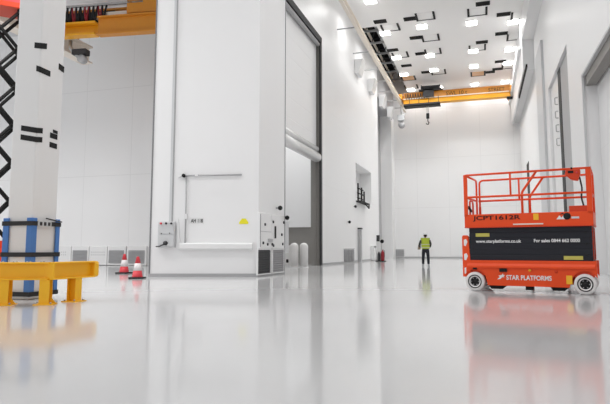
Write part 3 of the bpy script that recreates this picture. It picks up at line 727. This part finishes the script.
# bellows round the folded scissor stack
NB = 6; z0, z1 = .655, 1.37
g = LB(); hx0, hx1, hy0, hy1 = -1.17, 1.23, .05, 1.14
rings = []
for i in range(NB):
    a = z0 + (z1 - z0) * i / NB; b = z0 + (z1 - z0) * (i + 1) / NB
    rings += [(a + .002, .007), (a + .012, 0.0), (b - .012, 0.0), (b - .002, .007)]
vs = []
for z, ins in rings: vs += [(hx0 + ins, hy0 + ins, z), (hx1 - ins, hy0 + ins, z), (hx1 - ins, hy1 - ins, z), (hx0 + ins, hy1 - ins, z)]
fs = []
for i in range(len(rings) - 1):
    for j in range(4): fs.append((i * 4 + j, i * 4 + (j + 1) % 4, i * 4 + 4 + (j + 1) % 4, i * 4 + 4 + j))
fs += [(0, 1, 2, 3), tuple(len(vs) - 4 + j for j in range(4))]
g._add(vs, fs); bw = g.build('bellows', 'vinyl', lift)
for z in (.78, 1.0, 1.23): LB().lathe([(.001, .0), (.02, .0), (.02, .03)], (1.12, .035, z), 10, 'Y').build('eyelet', 'hub', bw)
LB().box(-1.03, .040, 1.165, -.74, .049, 1.24).build('warning_label', 'labelo', bw)
LB().box(.70, .040, .685, 1.05, .049, .76).build('warning_label', 'labelo', bw)
# the folded end of the scissor arms showing at the right-hand end
for y_ in (.18, .95): LB().box(1.22, y_, .68, 1.25, y_ + .06, 1.34).build('scissor_arm_end', 'orange2', lift)
# platform
p = LB(); p.box(XA - .03, .02, 1.36, XB, 1.17, 1.42); pf = p.build('platform_deck', 'orange', lift, bevel=.008)
p = LB(); p.box(XA - .03, 0, 1.37, XB, .03, 1.65); p.box(XA - .03, 1.16, 1.37, XB, 1.19, 1.65); p.box(XA - .03, .03, 1.37, XA, 1.16, 1.65); p.box(XB - .03, .03, 1.37, XB, 1.16, 1.65)
p.build('toe_board', 'orange', lift, bevel=.006)
LB().box(-.24, -.012, 1.405, .35, 0.0, 1.43).build('deck_edge_strip', 'cream', lift)
LB().box(XA - .03, -.02, 1.355, XB, .0, 1.375).build('deck_lip', 'orange2', lift, bevel=.004)
ra = .023
RT, RM = 2.52, 2.03
LB().box(XA - .035, .0, 1.6, XA + .045, .05, RT + .01).build('corner_post', 'orange', lift, bevel=.01)
LB().box(XB - .10, .0, 1.6, XB, .05, RT + .02).box(XB - .03, .0, 1.6, XB, .12, RT + .02).build('corner_post', 'orange', lift, bevel=.01)
for y in (.02, 1.17):
    LB().tube(round_path([(XA, y, RT - .02), (XA + .02, y, RT), (XB - .05, y, RT)] if y < .5 else [(XA + .06, y, 1.63), (XA + .06, y, RT), (XB - .02, y, RT), (XB - .02, y, 1.63)], .10 if y > .5 else .015), ra, 10).build('top_rail', 'orange', lift)
    LB().tube([(XA + .03, y, RM), (XB - .03, y, RM)], ra, 10).build('mid_rail', 'orange', lift)
    LB().tube([(-.27, y, RM), (-.27, y, RT)], ra * .9, 8).build('rail_post', 'orange', lift)
    LB().tube(round_path([(-.05, y + .03, 1.63), (-.05, y + .03, RM + .06), (.25, y + .03, RT)], .06), ra * 1.1, 8).build('extension_rail', 'orange', lift)
LB().tube(round_path([(XA, .05, RT), (XA, 1.12, RT), (XA, 1.12, 1.63)], .10), ra, 10).build('end_top_rail', 'orange', lift)
LB().tube([(XA, .05, RM), (XA, 1.12, RM)], ra, 10).build('end_mid_rail', 'orange', lift)
LB().tube(round_path([(XB - .02, .05, RT), (XB - .02, 1.17, RT), (XB - .02, 1.17, 1.63)], .10), ra, 10).build('end_top_rail', 'orange', lift)
LB().tube([(XB - .02, .05, RM), (XB - .02, 1.15, RM)], ra, 10).build('end_mid_rail', 'orange', lift)
LB().tube(round_path([(XA + .02, .32, 1.62), (XA + .02, .32, 1.98), (XA + .02, .62, 1.98), (XA + .02, .62, 1.62)], .08), ra * .9, 8).build('entry_handle', 'orange2', lift)
LB().tube([(XA + .05, .07, 1.82), (XA + .05, .3, 1.74)], .03, 8).build('gate_latch', 'hub', lift)
LB().tube([(XA + .06, 1.17, 1.63), (XA + .06, 1.17, 1.9)], .03, 8).build('post_sleeve', 'orange2', lift)
cbx = LB(); cbx.prism([(.82, 2.50), (1.08, 2.50), (1.08, 2.40), (1.03, 2.27), (.90, 2.30), (.80, 2.40)], -.06, .14, 'Y'); cbo = cbx.build('control_box', 'orange2', lift, bevel=.012)
LB().tube([(.93, .0, 2.5), (.92, .0, 2.545)], .018, 8).build('joystick', 'blackp', cbo)
LB().box(.86, -.068, 2.42, .96, -.06, 2.47).build('switch_panel', 'blackp', cbo)
LB().lathe([(.001, -.085), (.02, -.08), (.02, -.06)], (1.02, 0, 2.43), 10, 'Y').build('stop_button', 'red', cbo)
LB().tube(round_path([(1.06, .05, 2.35), (1.10, .06, 2.10), (1.07, .06, 1.95), (1.13, .06, 1.66)], .08), .016, 8).build('control_cable', 'black', lift)
LB().box(.84, .04, 1.64, 1.20, .22, 1.77).build('manual_box', 'orange2', lift, bevel=.01)
LB().box(.165, -.006, 1.50, .265, 0, 1.63).build('caution_sticker', 'amber', lift)
LB().box(.73, .012, .20, .84, .02, .37).build('caution_sticker', 'amber', lift)
def ltxt(s, size, m, x, y, z, width, bold=0.0): return lettering(s, size, m, lift, (x, y - .6, z), 'lettering', width=width, bold=bold)
ltxt('JCPT1612R', .125, 'blackp', -1.07, -.004, 1.525, .98, .002)
ltxt('www.starplatforms.co.uk', .095, 'letter', -1.03, .044, 1.035, .93, .002)
ltxt('For sales 0844 662 0000', .095, 'letter', .15, .044, 1.04, .86, .002)
ltxt('STAR PLATFORMS', .135, 'letter', -.42, .016, .26, .88, .003)
# star swoosh emblem before the name
em = LB(); pts = []
for i in range(10):
    a = PI / 2 + i * PI / 5; r = .05 if i % 2 == 0 else .02; pts.append((-.49 + r * math.cos(a), .34 + r * math.sin(a)))
em.prism(pts, .014, .02, 'Y'); em.prism([(-.61, .26), (-.54, .27), (-.50, .31), (-.48, .30), (-.52, .35), (-.58, .34), (-.55, .31)], .014, .02, 'Y')
em.build('emblem', 'letter', lift)
em = LB(); em.prism([(.60, 1.50), (.66, 1.58), (.70, 1.53), (.74, 1.59), (.80, 1.50)], -.005, 0, 'Y')
em.build('emblem', 'letter', lift)
em = LB(); em.lathe([(.035, -.006), (.07, -.006), (.07, .0), (.035, .0)], (.80, 0, 1.56), 20, 'Y'); em.prism([(.66, 1.60), (.72, 1.63), (.76, 1.60)], -.006, 0, 'Y'); em.build('emblem', 'blackp', lift)
em = LB(); em.box(.88, -.005, 1.51, 1.02, 0, 1.55); em.build('emblem', 'pale', lift)

# ------------------------------------------------------------------ raised scissor lift at the left edge
RX = Vector((-17.13, 16.0)); va = math.radians(44)
l2 = thing('scissor_lift', 'raised scissor lift with black arms behind the taped column at the left edge', 'scissor lift', (-17.13, 16.0, 0), va)
W, LV, ST, Z0 = .60, 6, 1.43, 1.22
MB().box(-.95, -.55, .18, .85, .55, .92).box(-.75, -.48, .92, .75, .48, 1.2).build('chassis', 'orange2', l2, bevel=.02)
for x in (-.65, .6):
    for y in (-.5, .5):
        w = MB().lathe([(.08, -.1), (.2, -.1), (.2, .1), (.08, .1)], (x, y, .2), 20, 'Y').build('wheel', 'tyre', l2); MB().lathe([(.001, -.105), (.12, -.105), (.12, .105), (.001, .105)], (x, y, .2), 16, 'Y').build('rim', 'hub', w)
for y in (-.42, .42):
    for k in range(LV):
        za = Z0 + k * ST; zb = za + ST
        for sgn in (1, -1):
            a, b = Vector((-W * sgn, y + .04 * sgn, za)), Vector((W * sgn, y + .04 * sgn, zb))
            MB().tube([a, b], .065, 4).build('scissor_arm', 'blackp', l2)
for k in range(LV + 1):
    for x in (-W, W): MB().tube([(x, -.5, Z0 + k * ST), (x, .5, Z0 + k * ST)], .085, 8).build('pivot_pin', 'blackp', l2)
ZP = Z0 + LV * ST + .08
MB().box(-1.0, -.6, ZP, 1.0, .6, ZP + .2).build('platform_deck', 'orange2', l2, bevel=.01)
MB().box(-1.0, -.6, ZP + .2, 1.0, -.57, ZP + .38).box(-1.0, .57, ZP + .2, 1.0, .6, ZP + .38).build('toe_board', 'red', l2)
for x in (-.97, .97):
    for y in (-.57, .57): MB().tube([(x, y, ZP + .2), (x, y, ZP + 1.25)], .022, 8).build('rail_post', 'orange', l2)
for z in (.75, 1.25): MB().tube([(-.97, -.57, ZP + z), (.97, -.57, ZP + z), (.97, .57, ZP + z), (-.97, .57, ZP + z)], .022, 8, True).build('rail', 'orange', l2)

# ------------------------------------------------------------------ person
def skinmesh(name, nodes, edges, material, parent, root=0, sub=2):
    me = bpy.data.meshes.new(name); me.from_pydata([n[0] for n in nodes], edges, []); me.update()
    ob = bpy.data.objects.new(name, me); COL.objects.link(ob)
    ob.modifiers.new('s', 'SKIN'); ob.modifiers.new('u', 'SUBSURF').levels = sub
    if not me.skin_vertices:
        bpy.context.view_layer.objects.active = ob
        bm = bmesh.new(); bm.from_mesh(me); bm.verts.layers.skin.verify(); bm.to_mesh(me); bm.free()
    for i, n in enumerate(nodes):
        r = n[1]; sv = me.skin_vertices[0].data[i]
        sv.radius = r if isinstance(r, tuple) else (r, r); sv.use_root = (i == root)
    bpy.context.view_layer.update()
    m2 = bpy.data.meshes.new_from_object(ob.evaluated_get(bpy.context.evaluated_depsgraph_get()))
    bpy.data.objects.remove(ob); bpy.data.meshes.remove(me)
    m2.name = name
    for p_ in m2.polygons: p_.use_smooth = True
    m2.materials.clear(); m2.materials.append(M[material])
    o = bpy.data.objects.new(name, m2); COL.objects.link(o); o.parent = parent; return o
PX, PY = -2.94, 30.5
pr = thing('person', 'person in white hard hat and yellow vest standing with back turned on the open floor', 'person', (PX, PY, 0), math.radians(8))
# local: x = person's right when seen from behind, y = away from the camera (facing direction), z up
HIP, CH, NK = (0, 0, .92), (0, .01, 1.28), (0, .02, 1.47)
def leg(s): return [((s * .10, 0, .86), .085), ((s * .125, .02, .48), .06), ((s * .14, -.02, .10), .042), ((s * .15, .10, .04), (.04, .035)), ((s * .155, .17, .03), (.035, .025))]
def armr(): return [((.19, .01, 1.40), .055), ((.27, -.02, 1.16), .043), ((.23, .16, .98), .033), ((.20, .22, .95), (.04, .022))]
def arml(): return [((-.19, .01, 1.40), .055), ((-.31, -.03, 1.16), .044), ((-.29, .13, .95), .034), ((-.27, .20, .92), (.04, .022))]
nodes = [(HIP, (.15, .11)), ((0, .0, 1.08), (.14, .10)), (CH, (.165, .11)), ((0, .015, 1.41), (.13, .08)), (NK, .05), ((0, .03, 1.54), .055), ((0, .035, 1.62), (.075, .085)), ((0, .03, 1.70), (.07, .08))]
edges = [(i, i + 1) for i in range(7)]
def chain(ns, root, nodes, edges):
    b = len(nodes); nodes += ns; edges.append((root, b)); edges += [(b + i, b + i + 1) for i in range(len(ns) - 1)]
for s in (-1, 1): chain(leg(s), 0, nodes, edges)
chain(armr(), 3, nodes, edges); chain(arml(), 3, nodes, edges)
body = skinmesh('body', nodes, edges, 'skin', pr)
# trousers
nodes = [((0, 0, .98), (.165, .125)), ((0, 0, .90), (.172, .13))]; edges = [(0, 1)]
for s in (-1, 1): chain([((s * .105, 0, .80), .108), ((s * .128, .02, .48), .085), ((s * .142, -.015, .08), .07)], 1, nodes, edges)
skinmesh('trousers', nodes, edges, 'navy', pr, 1)
# jacket sleeves
for s, f in ((1, armr), (-1, arml)):
    a = f(); a = [(a[0][0], .075), (a[1][0], .066), (a[2][0], .05)]
    skinmesh('sleeve', a, [(0, 1), (1, 2)], 'sleeve', pr, 0)
# hi-vis vest
nodes = [((0, 0, .86), (.235, .165)), ((0, 0, 1.02), (.235, .16)), (CH, (.24, .16)), ((0, .015, 1.40), (.185, .115)), ((0, .015, 1.46), (.09, .08))]
vest = skinmesh('vest', nodes, [(0, 1), (1, 2), (2, 3), (3, 4)], 'hivis', pr, 2)
for z in (.98, 1.14):
    MB().tube([(.225 * math.cos(2 * PI * j / 20), .005 + .158 * math.sin(2 * PI * j / 20), z) for j in range(20)], .014, 6, True).build('reflective_band', 'silver', vest)
# head details
MB().ball((0, -.015, 1.615), .085, .088, .085, 18, 12).build('hair', 'hair', pr)
hm = MB().lathe([(.128, 1.665), (.125, 1.675), (.115, 1.70), (.105, 1.745), (.078, 1.785), (.04, 1.805), (.001, 1.81)], (0, .025, 0), 24).build('hard_hat', 'helmet', pr)
MB().prism([(-.1, .10), (.1, .10), (.08, .19), (0, .215), (-.08, .19)], 1.662, 1.672, 'Z').build('peak', 'helmet', hm)
for s in (-1, 1):
    MB().ball((s * .088, .03, 1.60), .014, .028, .036, 10, 8).build('ear', 'skin', pr)
    MB().ball((s * .032, .118, 1.625), .014, .01, .009, 10, 8).build('eye', 'eye', pr)
MB().ball((0, .128, 1.595), .014, .022, .024, 10, 8).build('nose', 'skin', pr)
MB().ball((0, .116, 1.553), .026, .009, .008, 10, 8).build('mouth', 'lips', pr)
for s, f in ((1, armr), (-1, arml)):
    hnd = Vector(f()[3][0])
    for k in range(4):
        o_ = Vector(((k - 1.5) * .017, 0, 0)); ln = (.034, .04, .038, .028)[k]
        p0 = hnd + o_ + Vector((0, .02, 0)); p1 = p0 + Vector((0, ln, -.012)); p2 = p1 + Vector((0, .012, -ln * .8))
        MB().tube([hnd + o_ * .8, p0, p1, p2], [.011, .0105, .0095, .007], 8).build('finger', 'skin', pr)
    MB().tube([hnd + Vector((-s * .02, -.01, 0)), hnd + Vector((-s * .045, .02, -.005)), hnd + Vector((-s * .04, .05, -.012))], [.013, .011, .008], 8).build('thumb', 'skin', pr)
for s in (-1, 1):
    MB().ball((s * .153, .075, .052), .066, .165, .075, 14, 10).build('overshoe', 'shoe', pr)
fo = MB().box(-.02, -.15, -.13, .02, .15, .13).build('folder', 'folder'); fo.location = (PX - .36, PY + .13, 1.0); fo.rotation_euler = (0, .15, math.radians(20))
tag(fo, 'brown folder held at the side of the person in the yellow vest', 'folder')

# ------------------------------------------------------------------ light
w = bpy.data.worlds.new('World'); scn.world = w; w.use_nodes = True
bg = w.node_tree.nodes['Background']; bg.inputs['Color'].default_value = (0.97, 0.98, 1.0, 1); bg.inputs["Strength"].default_value = 0.78
def area(x, y, z, size, power, rot=(0, 0, 0)):
    l = bpy.data.lights.new('lamp_and_fill_light', 'AREA'); l.shape = 'SQUARE'; l.size = size; l.energy = power; l.color = (1, .995, .985); l.spread = math.radians(140)
    o = bpy.data.objects.new('lamp_and_fill_light', l); COL.objects.link(o); o.location = (x, y, z); o.rotation_euler = rot
for (x, y) in spots: area(x, jit.get((x, y), y), ZC - .13, .7, 105 * (.32 if y > 55 else 1) * (.7 if x > 2 else 1))
for y in (28.5, 22.5, 16.5, 10.5, 4.5):
    for x in colname: area(x, y, ZC - .1, .8, 55)
for x in (-34, -27, -20, -14):
    for y in (8, 14): area(x, y, 13.2, 1.0, 310)  # unseen fill lights added to brighten the left bay
area(-12, 31.4, 14, 2.0, 330)  # unseen fill light added to brighten the room behind the roller door

# ------------------------------------------------------------------ camera
cam = bpy.data.cameras.new('Camera'); co = bpy.data.objects.new('Camera', cam); COL.objects.link(co)
F = 560.0
cam.sensor_width = 36.0; cam.sensor_fit = 'HORIZONTAL'; cam.lens = F / 610 * 36; cam.shift_y = -12 / 610
pitch = math.atan(59 / F); yaw = math.atan(178.5 / math.hypot(F, 59))
co.location = (0, 0, 0.9); co.rotation_euler = (PI / 2 + pitch, 0, yaw)
cam.clip_start = 0.05; cam.clip_end = 300
scn.camera = co
vs_ = scn.view_settings; vs_.view_transform = 'Standard'; vs_.look = 'None'; vs_.gamma = 1.0; vs_.use_curve_mapping = False
vs_.exposure = 0.1
